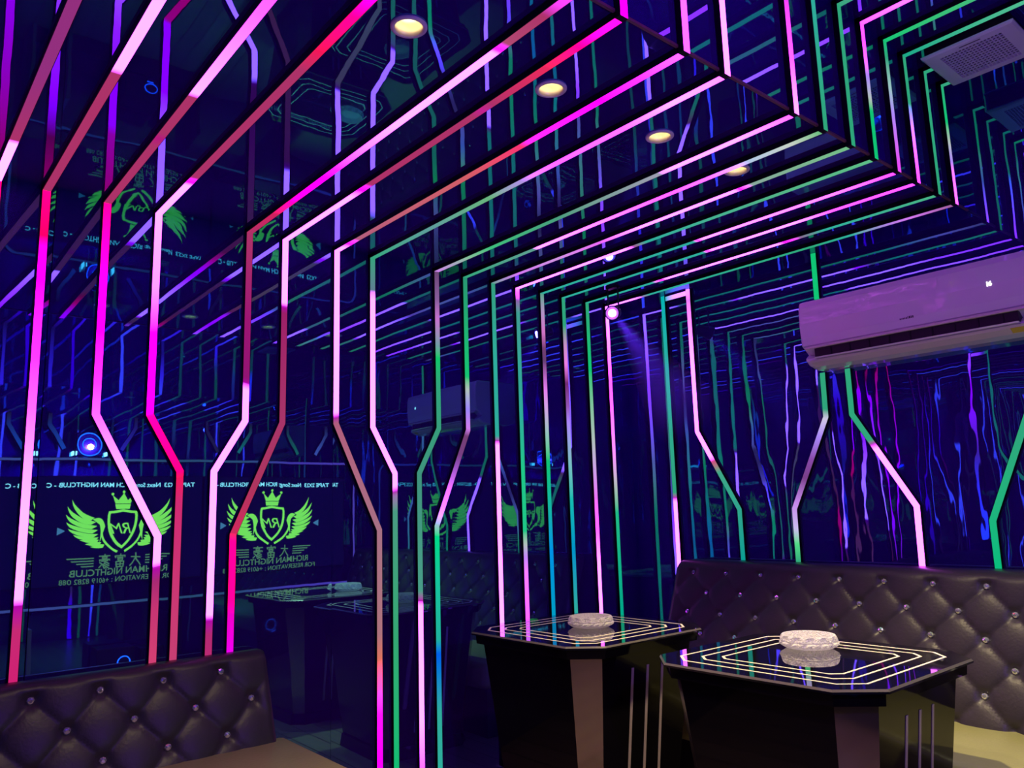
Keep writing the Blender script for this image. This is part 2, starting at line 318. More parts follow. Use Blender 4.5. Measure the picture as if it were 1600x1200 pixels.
def led_strip(label, runs, base, cat='light strip', group=None, name='led_strip', w=SW):
    """runs: list of (points, surface normal, axis index of the colour stops, stops)"""
    t = empty(name, label, cat, base, group)
    bc = bmesh.new(); bd = bmesh.new(); lay = bd.verts.layers.float_color.new('led')
    for pts, n, ax, stops in runs:
        st = [(a, led_color(c)) for a, c in stops]
        ribbon(bc, pts, n, w, 0.0012, SD, step=9)
        ribbon(bd, pts, n, w - 0.004, SD, SD + ST, (lambda c, st=st, ax=ax: stops_color(st, c[ax])), lay, 0.008)
    link('channel', bc, M['channel'], t)
    link('diffuser', bd, M['led'], t)
    return t
COL = {
  1: {'w':[(2.505,(252,0,75)),(2.295,(240,0,100)),(2.124,(250,0,225)),(1.839,(255,60,240)),(1.654,(255,110,242)),(1.473,(255,170,248)),(1.295,(255,190,255)),(1.003,(255,190,255)),(0.982,(170,0,165)),(0.898,(190,40,110)),(0.722,(200,30,110))],'s':[(-3.155,(165,48,100)),(-2.197,(165,48,100)),(-2.17,(255,190,255)),(-1.826,(255,190,255)),(-1.224,(255,110,242))]},
  2: {'w':[(2.492,(252,0,75)),(2.223,(250,0,120)),(2.159,(250,0,225)),(1.959,(250,0,225)),(1.763,(255,60,222)),(1.647,(255,110,242)),(1.523,(255,160,240)),(1.383,(255,190,255)),(1.097,(255,190,255)),(1.079,(170,0,165)),(1.029,(160,40,110)),(0.929,(190,50,110)),(0.754,(200,60,110))],'s':[(-3.207,(165,48,100)),(-2.584,(165,48,100)),(-2.515,(175,20,120)),(-2.474,(165,48,100)),(-2.194,(165,48,100)),(-2.172,(255,190,255)),(-1.711,(255,110,242)),(-1.218,(250,0,225))]},
  3: {'w':[(2.486,(255,190,255)),(2.165,(255,160,250)),(2.073,(255,110,242)),(1.982,(250,0,225)),(1.677,(250,0,225)),(1.653,(255,0,90)),(1.438,(255,0,65)),(1.418,(235,20,90)),(1.322,(200,40,110)),(0.739,(190,60,110))],'s':[(-3.204,(255,190,255)),(-2.834,(255,190,255)),(-2.805,(250,0,225)),(-2.75,(165,48,100)),(-1.88,(165,48,100)),(-1.764,(235,20,85)),(-1.58,(252,0,75)),(-1.178,(250,0,225))]},
  4: {'w':[(2.473,(165,48,100)),(2.085,(150,20,110)),(1.83,(140,20,110)),(1.808,(170,0,165)),(1.781,(255,190,255)),(0.883,(255,190,255)),(0.866,(170,0,165)),(0.809,(170,40,110)),(0.711,(180,40,110))],'s':[(-3.209,(165,48,100)),(-2.913,(200,30,90)),(-2.761,(255,0,100)),(-2.473,(250,0,225)),(-2.389,(255,40,255)),(-1.981,(255,190,255)),(-1.493,(255,190,255)),(-1.476,(250,0,225)),(-1.439,(170,70,110)),(-1.288,(165,48,100)),(-1.012,(255,110,242))]},
  5: {'w':[(2.485,(255,190,255)),(2.181,(255,190,255)),(2.164,(170,0,165)),(2.135,(150,30,100)),(1.645,(160,50,100)),(1.38,(165,50,90)),(1.193,(200,40,90)),(1.162,(252,0,75)),(0.932,(252,0,75)),(0.881,(230,0,190)),(0.702,(230,0,240))],'s':[(-3.129,(255,190,255)),(-2.577,(255,190,255)),(-2.507,(250,0,225)),(-2.435,(165,48,100)),(-1.799,(165,48,100)),(-1.75,(190,30,140)),(-1.703,(165,48,100)),(-1.458,(225,40,90)),(-1.331,(252,0,75)),(-1.215,(250,20,150))],'f':[(2.494,(250,0,225)),(2.629,(250,0,225))],'c':[(-1.189,(250,0,225)),(0.191,(255,110,242))]},
  6: {'w':[(2.499,(255,190,255)),(1.71,(255,190,255)),(1.69,(170,0,165)),(1.661,(170,90,120)),(1.189,(160,108,128)),(0.72,(165,110,120)),(0.614,(210,110,90)),(0.483,(255,90,110)),(0.38,(255,20,220)),(0.201,(255,0,255))],'s':[(-3.215,(255,190,255)),(-3.121,(255,190,255)),(-3.066,(250,0,225)),(-2.984,(170,90,120)),(-2.17,(200,90,100)),(-1.862,(240,50,110)),(-1.749,(250,40,200)),(-1.489,(250,0,225)),(-1.336,(255,60,255)),(-1.185,(255,120,255))],'f':[(2.48,(250,120,255)),(2.635,(245,120,255))],'c':[(-1.189,(255,110,242)),(0.191,(255,110,242))]},
  7: {'w':[(2.488,(45,158,118)),(2.309,(90,120,140)),(2.262,(255,190,255)),(1.379,(255,190,255)),(1.356,(170,0,165)),(1.335,(150,110,170)),(1.262,(70,150,125)),(0.697,(50,160,110)),(0.16,(20,180,110))],'s':[(-3.225,(45,158,118)),(-2.674,(90,150,150)),(-2.272,(100,170,120)),(-2.078,(170,140,220)),(-1.885,(210,110,250)),(-1.565,(240,120,255)),(-1.369,(255,190,255)),(-1.185,(255,160,255))],'f':[(2.483,(255,190,255)),(2.716,(255,190,255))],'c':[(-1.189,(255,190,255)),(0.191,(255,110,242))]},
  8: {'w':[(2.495,(95,60,100)),(2.318,(130,90,150)),(2.218,(190,110,200)),(2.085,(110,150,160)),(2.019,(10,190,100)),(1.888,(45,158,118)),(1.44,(60,140,120)),(0.889,(70,150,130)),(0.844,(170,0,165)),(0.823,(255,190,255)),(0.305,(255,190,255)),(0.079,(240,95,255))],'s':[(-3.219,(205,115,235)),(-2.915,(130,180,150)),(-2.74,(60,180,120)),(-2.279,(70,150,120)),(-1.724,(150,150,170)),(-1.676,(255,190,255)),(-1.391,(255,190,255)),(-1.186,(250,120,255))],'f':[(2.486,(255,190,255)),(2.648,(255,110,242)),(2.876,(215,60,240))],'c':[(-1.189,(255,110,242)),(0.191,(250,0,225))]},
  9: {'w':[(2.486,(40,140,110)),(1.936,(20,190,110)),(1.869,(170,185,180)),(1.769,(150,130,240)),(1.67,(200,120,230)),(1.631,(110,60,110)),(1.533,(115,60,125)),(1.468,(150,80,190)),(1.409,(200,100,235)),(1.281,(180,140,255)),(1.192,(150,190,200)),(1.138,(0,210,130)),(0.935,(20,190,150)),(0.659,(30,170,150)),(0.593,(0,90,225)),(0.509,(10,120,200)),(0.33,(45,165,150)),(0.039,(45,165,150))],'s':[(-3.223,(45,158,118)),(-2.629,(90,150,140)),(-2.597,(255,190,255)),(-1.842,(255,110,242)),(-1.628,(220,130,250)),(-1.462,(170,190,220)),(-1.294,(190,200,190)),(-1.188,(100,180,120))],'f':[(2.486,(45,158,118)),(2.956,(45,165,150))],'c':[(-1.189,(45,165,150)),(0.191,(45,158,118))]},
  10: {'w':[(2.49,(50,150,120)),(2.057,(45,165,150)),(1.638,(45,165,150)),(1.611,(170,0,165)),(1.591,(255,190,255)),(0.637,(255,190,255))],'s':[(-3.227,(45,158,118)),(-2.968,(205,115,235)),(-2.675,(200,140,220)),(-2.372,(230,100,240)),(-2.138,(255,190,255)),(-1.65,(255,190,255)),(-1.629,(250,0,225)),(-1.572,(130,160,150)),(-1.187,(110,180,130))],'f':[(2.489,(45,158,118)),(3.038,(45,158,118))],'c':[(-1.189,(45,158,118)),(0.191,(205,115,235))]},
  11: {'w':[(2.486,(255,190,255)),(2.446,(255,120,255)),(2.401,(140,90,170)),(2.328,(60,150,140)),(1.756,(45,165,150)),(1.444,(30,190,130)),(1.14,(30,190,130)),(1.073,(170,185,180)),(1.007,(190,130,240)),(0.632,(225,100,250))],'s':[(-3.208,(255,190,255)),(-2.375,(255,190,255)),(-2.327,(150,80,140)),(-2.248,(45,165,150)),(-1.567,(80,170,130)),(-1.18,(90,180,130))],'f':[(2.491,(15,188,112)),(2.658,(15,188,112)),(2.701,(170,185,180)),(2.793,(165,130,240)),(2.941,(235,95,250)),(3.03,(255,110,242))],'c':[(-1.189,(255,110,242)),(-0.499,(255,190,255)),(0.191,(255,110,242))]},
  12: {'w':[(2.487,(45,158,118)),(2.354,(170,140,190)),(2.242,(200,110,190)),(2.149,(110,60,110)),(2.075,(95,60,110)),(1.911,(220,120,230)),(1.802,(200,160,220)),(1.658,(140,190,180)),(1.516,(15,188,112)),(1.236,(20,170,160)),(1.03,(0,140,220)),(0.727,(0,150,190))],'s':[(-3.205,(45,165,150)),(-2.114,(45,165,150)),(-2.092,(250,0,225)),(-2.074,(255,190,255)),(-1.435,(255,150,250)),(-1.183,(245,90,240))],'f':[(2.489,(225,70,240)),(2.705,(165,130,240)),(2.811,(150,190,190)),(2.932,(45,158,118)),(3.027,(15,188,112))],'c':[(-1.189,(15,188,112)),(-0.637,(80,170,120)),(0.191,(45,158,118))]},
  13: {'w':[(2.487,(45,158,118)),(2.301,(45,158,118)),(2.187,(190,140,190)),(2.074,(230,120,220)),(1.961,(110,40,110)),(1.831,(140,80,170)),(1.738,(165,130,240)),(1.519,(120,180,190)),(1.304,(20,180,170)),(1.021,(0,140,190)),(0.686,(45,165,150))],'s':[(-3.207,(45,165,150)),(-2.183,(45,165,150)),(-2.161,(250,0,225)),(-2.138,(255,190,255)),(-1.704,(255,190,255)),(-1.525,(240,110,250)),(-1.188,(245,100,245))],'f':[(2.494,(250,100,255)),(2.677,(150,150,250)),(2.8,(45,158,118)),(3.02,(45,158,118))],'c':[(-1.189,(20,160,130)),(-0.706,(80,180,140)),(-0.568,(200,60,240)),(-0.361,(0,90,225)),(0.191,(45,165,150))]},
  14: {'w':[(2.49,(45,158,118)),(2.054,(15,188,112)),(1.635,(170,185,180)),(1.448,(200,150,230)),(1.301,(230,110,240)),(1.119,(255,110,242)),(0.939,(255,190,255)),(0.666,(255,190,255))],'s':[(-3.218,(45,165,150)),(-2.67,(45,165,150)),(-2.603,(250,0,225)),(-2.581,(255,190,255)),(-1.903,(255,190,255)),(-1.869,(250,0,225)),(-1.786,(130,100,140)),(-1.675,(45,165,150)),(-1.193,(70,170,130))],'f':[(2.488,(45,158,118)),(3.039,(45,158,118))],'c':[(-1.189,(45,158,118)),(0.191,(45,165,150))]},
  15: {'w':[(2.504,(250,190,255)),(2.39,(255,190,255)),(1.991,(255,110,242)),(1.526,(230,150,240)),(1.374,(170,185,180)),(1.224,(30,180,130)),(0.649,(0,160,130))],'s':[(-3.2,(255,190,255)),(-2.961,(255,190,255)),(-2.897,(150,110,170)),(-2.838,(45,165,150)),(-1.818,(45,158,118)),(-1.627,(45,165,150)),(-1.449,(170,120,220)),(-1.365,(205,115,235)),(-1.19,(150,90,150))],'f':[(2.485,(250,140,255)),(2.658,(165,130,240)),(2.746,(170,185,180)),(2.834,(15,188,112)),(3.057,(45,158,118))],'c':[(-1.189,(45,158,118)),(0.191,(165,130,240))]},
  'B1': [(2.507,(0,170,170)),(1.958,(45,165,150)),(1.323,(45,158,118)),(1.294,(170,0,165)),(1.272,(255,190,255)),(0.941,(255,190,255))],
  'B2': [(2.517,(235,190,255)),(2.421,(222,120,240)),(2.08,(255,190,255)),(1.512,(255,190,255)),(1.487,(200,60,120)),(1.423,(60,160,130)),(0.932,(0,150,140))],
  'B3': [(2.244,(15,188,112)),(1.949,(45,158,118)),(1.693,(45,158,118)),(1.646,(200,190,220)),(1.567,(165,130,240)),(1.458,(130,70,160)),(1.365,(115,60,130)),(1.243,(190,130,225)),(1.121,(195,180,230)),(1.046,(80,210,130)),(0.956,(45,158,118))],
  'B4': [(2.056,(45,158,118)),(1.525,(45,158,118)),(1.504,(170,0,165)),(1.483,(255,190,255)),(0.946,(255,190,255))],
  'B5': [(1.974,(45,158,118)),(1.518,(45,158,118)),(0.969,(10,180,120))],
}
# ------------------------------------------------------------------ room shell
def panel_wall_left():
    """three mirror panels, each a little bowed, so their pictures do not meet at the joints"""
    def bow(y):
        if y < 0.502: return (0.502 - y) * 0.030
        if y < 1.643: u = (y - 0.502) / 1.141; return 0.004 * (1 - (1 - u) ** 2) * 0.9
        u = y - 1.643; return 0.0055 * (1 - math.exp(-u / 0.35))
    bm = bmesh.new()
    for a, b in ((YF, 0.5005), (0.5035, 1.6415), (1.6445, YB)):
        n = 14
        ys = [a + (b - a) * i / n for i in range(n + 1)]
        f = [[bm.verts.new((XL - 0.002 + bow(y), y, z)) for y in ys] for z in (0, HS)]
        k = [[bm.verts.new((XL - 0.04, y, z)) for y in ys] for z in (0, HS)]
        e = [[bm.verts.new(v.co) for v in row] for row in f]     # edge copies keep the mirror face shaded on its own
        for i in range(n):
            bm.faces.new((f[0][i], f[0][i + 1], f[1][i + 1], f[1][i])).smooth = True
            bm.faces.new((k[0][i + 1], k[0][i], k[1][i], k[1][i + 1]))
            for j in (0, 1): bm.faces.new((e[j][i], e[j][i + 1], k[j][i + 1], k[j][i]))
        for i in (0, n): bm.faces.new((e[0][i], e[1][i], k[1][i], k[0][i]))
    o = link('wall_left', bm, M['mir_left']); tag(o, 'left wall of tall tinted mirror panels', 'wall', kind='structure')
    return o
panel_wall_left()

def slab(name, x0, x1, y0, y1, z0, z1, m, label, cat):
    bm = bmesh.new(); box(bm, x0, x1, y0, y1, z0, z1)
    return tag(link(name, bm, m), label, cat, kind='structure')
slab('floor', XL - 0.04, XR + 0.04, YF - 0.04, YB + 0.04, -0.05, 0.0, M['floor'], 'dark plank floor', 'floor')
slab('wall_back', XL - 0.04, XR + 0.04, YB, YB + 0.04, 0, HU + 0.05, M['mir_back'], 'back wall of rippled tinted mirror', 'wall')
slab('wall_right', XR, XR + 0.04, YF, YB, 0, HU + 0.05, M['mir_side'], 'right wall of tinted mirror behind the screens', 'wall')
slab('wall_front', XL - 0.04, XR + 0.04, YF - 0.04, YF, 0, HU + 0.05, M['mir_side'], 'front wall of tinted mirror', 'wall')
slab('ceiling', XS, XR, YF, YB, HU, HU + 0.05, M['mir_upper'], 'raised tinted mirror ceiling', 'ceiling')
bm = bmesh.new()
x0, x1, hr, hq = XL - 0.04, XS, 0.0375, 0.05
def quad(*p): bm.faces.new([bm.verts.new(q) for q in p])
ylim = [YF] + [v for y in DOWN_Y for v in (y - hq, y + hq)] + [YB]
for a, b in zip(ylim[::2], ylim[1::2]): quad((x0, a, HS), (x0, b, HS), (x1, b, HS), (x1, a, HS))
for y in DOWN_Y:
    cx = -1.556
    quad((x0, y - hq, HS), (x0, y + hq, HS), (cx - hq, y + hq, HS), (cx - hq, y - hq, HS))
    quad((cx + hq, y - hq, HS), (cx + hq, y + hq, HS), (x1, y + hq, HS), (x1, y - hq, HS))
    n = 40
    for i in range(n):
        ring = []
        for a in (2 * math.pi * i / n, 2 * math.pi * (i + 1) / n):
            c, s = math.cos(a), math.sin(a); m = hq / max(abs(c), abs(s))
            ring.append(((cx + hr * c, y + hr * s, HS), (cx + m * c, y + m * s, HS)))
        quad(ring[0][0], ring[0][1], ring[1][1], ring[1][0])
quad((x1, YF, HS), (x1, YB, HS), (x1, YB, HU + 0.05), (x1, YF, HU + 0.05))
quad((x0, YF, HU + 0.05), (x0, YB, HU + 0.05), (x1, YB, HU + 0.05), (x1, YF, HU + 0.05))
for y in (YF, YB): quad((x0, y, HS), (x1, y, HS), (x1, y, HU + 0.05), (x0, y, HU + 0.05))
quad((x0, YF, HS), (x0, YB, HS), (x0, YB, HU + 0.05), (x0, YF, HU + 0.05))
bmesh.ops.remove_doubles(bm, verts=bm.verts[:], dist=1e-6)
tag(link('ceiling_soffit', bm, M['mir_soffit']), 'lowered tinted mirror ceiling along the left wall', 'ceiling', kind='structure')
bm = bmesh.new(); box(bm, XS - 0.004, XS + 0.004, YF, YB, HS - 0.004, HS + 0.004)
tag(link('trim_1', bm, M['seam']), 'thin brown edge of the lowered ceiling', 'trim', kind='structure')

# ------------------------------------------------------------------ LED strips round the room
YW = [.467, .672, .860, 1.233, 1.395, 1.648, 1.836, 2.208, 2.389, 2.578, 2.75, 2.935, 3.103, 3.30, 3.472]
KINK = {2: (.235, 1.647, 1.193), 3: (.12, 1.655, 1.439), 4: (-.122, 1.650, 1.440), 5: (-.20, 1.650, 1.187), 6: (.222, 1.660, 1.180),
        7: (.118, 1.652, 1.439), 8: (-.118, 1.662, 1.439), 9: (-.201, 1.662, 1.185)}
LBL = {
 1: 'straight magenta LED strip nearest the left edge of the picture',
 2: 'pink LED strip kinking right low down, second from the left edge',
 3: 'magenta and red LED strip kinking right, third from the left edge',
 4: 'LED strip kinking left with a white lower half, above the left sofa',
 5: 'dull rose LED strip kinking left, ending above the last sofa button',
 6: 'LED strip white above and salmon below, just right of the left sofa',
 7: 'LED strip with a bright white kink and a long green foot',
 8: 'green LED strip kinking left with a white foot, left of the far table',
 9: 'green and mauve LED strip kinking left, last kinked strip before the far table',
 10: 'straight LED strip, green above and bright pink below, crossing the far table top',
 11: 'straight green LED strip with a violet foot beside the far table ashtray',
 12: 'straight green and lilac LED strip with a blue foot behind the far table',
 13: 'straight lilac and teal LED strip directly behind the far ashtray',
 14: 'straight LED strip, green above and white below, right of the far ashtray',
 15: 'straight pink to green LED strip nearest the back corner, below the stage lamp'}
NSOF = (0, 0, -1); NW = (1, 0, 0)
for k in range(1, 16):
    y = YW[k - 1]; c = COL[k]
    z0 = 0.69 if k <= 5 else 0.01
    if k in KINK:
        dy, za, zb = KINK[k]
        pw = [(XL, y + dy, z0), (XL, y + dy, zb), (XL, y, za), (XL, y, HS - 0.001)]
    else: pw = [(XL, y, z0), (XL, y, HS - 0.001)]
    runs = [(pw, NW, 2, c['w']),
            ([(XL + 0.002, y, HS), (XS - 0.002 if 0 else XS, y, HS)], NSOF, 0, c['s'])]
    f = c.get('f', [(HS, (250, 100, 240)), (HU, (165, 48, 100))])
    runs.append(([(XS, y, HS - SD - ST), (XS, y, HU - 0.001)], NW, 2, f))
    ce = c.get('c', [(XS, (165, 48, 100)), (-0.5, (250, 0, 225)), (XR, (165, 48, 100))])
    x1 = -1.125 if k in (14, 15) else XR - 0.01
    runs.append(([(XS + 0.002, y, HU), (x1, y, HU)], NSOF, 0, ce))
    led_strip(LBL[k], runs, (XL, y, 0), group='LED strips folding from the left wall over the ceilings')
# two more near the camera, only their ceiling runs and mirror pictures are in view
for y, lb, s in ((0.312, 'LED strip crossing the top left corner, on the ceiling only', [(-3.2, (255, 205, 255)), (-2.83, (255, 205, 255)), (-2.8, (165, 48, 100)), (-2.3, (140, 45, 120))]),
                 (0.10, 'LED strip closest to the camera, seen only in mirrors', [(-3.2, (250, 0, 225)), (-2.6, (165, 48, 100)), (-1.2, (250, 0, 225))])):
    led_strip(lb, [([(XL, y, 0.69), (XL, y, HS - 0.001)], NW, 2, [(0.5, (165, 48, 100)), (1.3, (250, 0, 225)), (2.4, (252, 0, 75))]),
                   ([(XL + 0.002, y, HS), (XS, y, HS)], NSOF, 0, s),
                   ([(XS, y, HS - SD - ST), (XS, y, HU - 0.001)], NW, 2, [(HS, (250, 0, 225))]),
                   ([(XS + 0.002, y, HU), (XR - 0.01, y, HU)], NSOF, 0, [(XS, (250, 0, 225)), (XR, (165, 48, 100))])], (XL, y, 0),
              group='LED strips folding from the left wall over the ceilings')
# back wall
NB = (0, -1, 0); zb0 = 0.62; ZT = HS - 0.001
def bk(*p): return [(x, YB, z) for x, z in p]
led_strip('arch-shaped LED strip in the back corner, teal left leg and kinked pink right leg',
          [(bk((-2.87, zb0), (-2.87, ZT)), NB, 2, COL['B1']),
           (bk((-2.85, HS - 0.022), (-2.70, HS - 0.022)), NB, 0, [(-2.85, (0, 170, 170)), (-2.70, (205, 175, 245))]),
           (bk((-2.447, zb0), (-2.447, 1.220), (-2.686, 1.657), (-2.686, ZT)), NB, 2, COL['B2'])], (-2.78, YB, 0), group='LED strips on the back wall')
led_strip('green and lilac LED strip kinking left under the left end of the air conditioner',
          [(bk((-2.135, zb0), (-2.128, 1.216), (-1.918, 1.657), (-1.915, 1.876)), NB, 2, COL['B3']), (bk((-1.908, 2.225), (-1.905, ZT)), NB, 2, COL['B3'])], (-2.0, YB, 0), group='LED strips on the back wall')
led_strip('LED strip below the air conditioner kinking right into bright pink',
          [(bk((-1.545, zb0), (-1.535, 1.216), (-1.787, 1.655), (-1.787, 1.876)), NB, 2, COL['B4'])], (-1.7, YB, 0), group='LED strips on the back wall')
led_strip('all-green LED strip at the right edge of the back wall',
          [(bk((-1.240, zb0), (-1.238, 1.15), (-1.025, 1.66), (-1.02, 1.876)), NB, 2, COL['B5'])], (-1.15, YB, 0), group='LED strips on the back wall')
led_strip('pink LED strip on the back wall right of the picture, seen only in mirrors',
          [(bk((-0.64, zb0), (-0.64, 1.216), (-0.89, 1.655), (-0.89, ZT)), NB, 2, [(0.6, (15, 188, 112)), (1.5, (165, 130, 240)), (2.4, (45, 158, 118))])], (-0.75, YB, 0), group='LED strips on the back wall')
# front wall behind the camera, seen in the back mirror
NF = (0, 1, 0)
def fk(*p): return [(x, YF, z) for x, z in p]
led_strip('arch-shaped blue and green LED strip behind the camera, seen in the back mirror',
          [(fk((-2.62, 0.9), (-2.62, ZT)), NF, 2, [(0.9, (60, 110, 255)), (1.6, (170, 60, 240)), (2.2, (250, 0, 225)), (2.4, (255, 110, 242))]),
           (fk((-2.60, HS - 0.022), (-2.44, HS - 0.022)), NF, 0, [(-2.6, (255, 110, 242)), (-2.50, (170, 60, 240)), (-2.46, (45, 158, 118))]),
           (fk((-2.19, 0.9), (-2.19, 1.25), (-2.43, 1.66), (-2.43, ZT)), NF, 2, [(0.9, (45, 158, 118)), (2.4, (45, 165, 150))])], (-2.5, YF, 0), group='LED strips on the wall behind the camera')
led_strip('violet LED strip on the wall behind the camera, right of the arch, seen in mirrors',
          [(fk((-1.85, 0.9), (-1.85, 1.25), (-1.62, 1.66), (-1.62, ZT)), NF, 2, [(0.9, (165, 130, 240)), (1.6, (120, 60, 250)), (2.4, (45, 158, 118))])], (-1.7, YF, 0), group='LED strips on the wall behind the camera')
# right wall: short runs above the screen frame
NR = (-1, 0, 0)
for i, y in enumerate((0.86, 1.04, 1.65, 2.206, 2.578, 2.935, 3.30)):
    s = 0.10 * (1 if i % 2 else -1)
    led_strip(['dim rose', 'blue', 'violet', 'dim mauve', 'teal', 'green', 'lilac'][i] + ' LED strip on the right wall above the screens, seen in the left mirror',
              [([(XR, y + s, 1.80), (XR, y, 1.98), (XR, y, 2.06)], NR, 2,
                [(1.8, [(110, 60, 110), (70, 110, 240), (120, 60, 240), (90, 50, 90), (45, 165, 150), (45, 158, 118), (165, 130, 240)][i]), (2.05, (70, 40, 80)), (2.9, (60, 30, 70))])],
              (XR, y, 0), group='LED strips on the right wall')

# ------------------------------------------------------------------ downlights in the soffit
DL = {1.005: 'warm round downlight nearest the camera, at the top of the picture', 1.503: 'second warm round downlight from the camera',
      2.005: 'third warm round downlight from the camera', 2.454: 'warm round downlight farthest from the camera, above the tables'}
for y in DOWN_Y:
    t = empty('downlight', DL[y], 'ceiling light', (-1.556, y, HS), 'downlights in the lowered ceiling')
    c = (-1.556, y, HS)
    bm = bmesh.new()
    lathe(bm, [(0.0372, 0.0005), (0.0372, -0.006), (0.041, -0.007), (0.0475, -0.004), (0.0475, 0.0005)], c, 40, closed=True)
    link('rim', bm, M['rim'], t, True)
    bm = bmesh.new()
    rows = [(0.0365, -0.005), (0.0355, 0.010), (0.031, 0.026), (0.024, 0.035), (0.025, 0.037), (0.033, 0.028), (0.037, 0.012), (0.0371, -0.005)]
    lathe(bm, rows, c, 40, closed=True)
    link('reflector', bm, M['gold'], t, True)
    bm = bmesh.new(); lathe(bm, [(0.0235, 0.0345), (0.0235, 0.0365)], c, 24)
    link('led_chip', bm, M['lamp'], t)

t = empty('downlight', 'warm round downlight on the raised ceiling above the right seat, out of the picture', 'ceiling light', (-0.45, 2.62, HU), 'downlights in the raised ceiling')
c = (-0.45, 2.62, HU)
bm = bmesh.new(); lathe(bm, [(0.034, -0.0005), (0.034, -0.006), (0.0475, -0.005), (0.0475, -0.0005)], c, 40, closed=True); link('rim', bm, M['rim'], t, True)
bm = bmesh.new(); lathe(bm, [(0.033, -0.002), (0.033, -0.0006)], c, 24); link('led_chip', bm, M['lamp'], t)

# ------------------------------------------------------------------ stage lamp under the soffit
t = empty('stage_lamp', 'small violet stage lamp under the ceiling in the back left corner', 'stage light', (PAR.x, PAR.y, HS))
bm = bmesh.new(); box(bm, PAR.x - 0.04, PAR.x + 0.04, PAR.y - 0.015, PAR.y + 0.015, HS - 0.012, HS)
box(bm, PAR.x - 0.040, PAR.x - 0.0375, PAR.y - 0.006, PAR.y + 0.006, PAR.z, HS - 0.008); box(bm, PAR.x + 0.0375, PAR.x + 0.040, PAR.y - 0.006, PAR.y + 0.006, PAR.z, HS - 0.008)
link('bracket', bm, M['parbody'], t)
aim = Vector((0.40, -0.70, -0.22)).normalized()
q = Vector((0, 0, 1)).rotation_difference(aim).to_matrix().to_4x4()
bm = bmesh.new(); lathe(bm, [(0.018, -0.06), (0.034, -0.05), (0.036, 0.0), (0.042, 0.035), (0.042, 0.045), (0.036, 0.045), (0.033, 0.030)], (0, 0, 0), 28)
bm.transform(Matrix.Translation(PAR) @ q); link('housing', bm, M['parbody'], t, True)
bm = bmesh.new(); lathe(bm, [(0.021, 0.047), (0.021, 0.034)], (0, 0, 0), 20)
bm.transform(Matrix.Translation(PAR) @ q); link('lens', bm, M['parlens'], t)

# ------------------------------------------------------------------ tufted sofas
def tuft(u, v, u0, v0, du, dv, vtop, vbot):
    a = (u - u0) / du + (v - v0) / (2 * dv); b = (u - u0) / du - (v - v0) / (2 * dv)
    h = (abs(math.sin(math.pi * a)) * abs(math.sin(math.pi * b))) ** 0.33
    if v > vtop:                                   # above the top buttons only upright pleats remain
        w = (u - u0) / du - (0 if abs(round((vtop - v0) / dv)) % 2 == 0 else 0.5)
        g = abs(math.sin(math.pi * w)) ** 0.42
        f = min(1, (v - vtop) / (dv * 0.6)); h = h * (1 - f) + (0.35 * g + 0.65) * f
    return h

def nearest_button(u, v, u0, v0, du, dv):
    best = 9
    r0 = round((v - v0) / dv)
    for r in (r0 - 1, r0, r0 + 1):
        off = 0.0 if r % 2 == 0 else 0.5
        i = round((u - u0) / du - off)
        d = math.hypot(u - (u0 + (i + off) * du), v - (v0 + r * dv)); best = min(best, d)
    return best

def backrest_mesh(U0, U1, zb, zt, thick, u0, v0, du, dv, vtop, vbot, place, res=0.0095, H=0.017, rad=0.05, endr=0.05):
    prof = []                                      # (v, out, weight of tufting, normal)
    n = int((zt - rad - zb) / res)
    for i in range(n + 1): prof.append((zb + (zt - rad - zb) * i / n, 0.0, 1.0, (0, 1)))
    for i in range(1, 9):
        a = math.pi / 2 * i / 8
        prof.append((zt - rad + rad * math.sin(a), -rad + rad * math.cos(a), max(0, 1 - i / 6), (math.sin(a), math.cos(a))))
    prof.append((zt, -thick * 0.6, 0, (1, 0))); prof.append((zt, -thick, 0, (1, 0)))
    nu = int((U1 - U0) / res)
    bm = bmesh.new(); rows = []
    for j in range(nu + 1):
        u = U0 + (U1 - U0) * j / nu
        e = 0.0
        d = min(u - U0, U1 - u)
        if d < endr: e = endr - math.sqrt(max(0, endr ** 2 - (endr - d) ** 2))
        row = []
        for v, o, w, nn in prof:
            h = 0
            if w > 0:
                h = (tuft(u, v, u0, v0, du, dv, vtop, vbot) - 1) * H * w
                nb = nearest_button(u, v, u0, v0, du, dv)
                if v < vtop + dv * 0.5: h -= 0.016 * math.exp(-(nb / 0.02) ** 2) * w
                fe = min(1, d / 0.07); h *= fe
            vv = v + nn[0] * h; oo = o + nn[1] * h - e * (1 if o > -thick * 0.5 else 0)
            if v > zt - rad - 0.001: vv -= e * 0.5
            row.append(bm.verts.new(place(u, oo, vv)))
        rows.append(row)
    for a, b in zip(rows, rows[1:]):
        for i in range(len(prof) - 1): bm.faces.new((a[i], b[i], b[i + 1], a[i + 1]))
    # close the back, the underside and both ends
    lo = [bm.verts.new(place(U0 + (U1 - U0) * j / nu, -thick, zb)) for j in range(nu + 1)]
    for j in range(nu):
        bm.faces.new((rows[j][0], lo[j], lo[j + 1], rows[j + 1][0]))
        bm.faces.new((rows[j][-1], rows[j + 1][-1], lo[j + 1], lo[j]))
    for j in (0, nu): bm.faces.new(rows[j] + [lo[j]])
    return bm

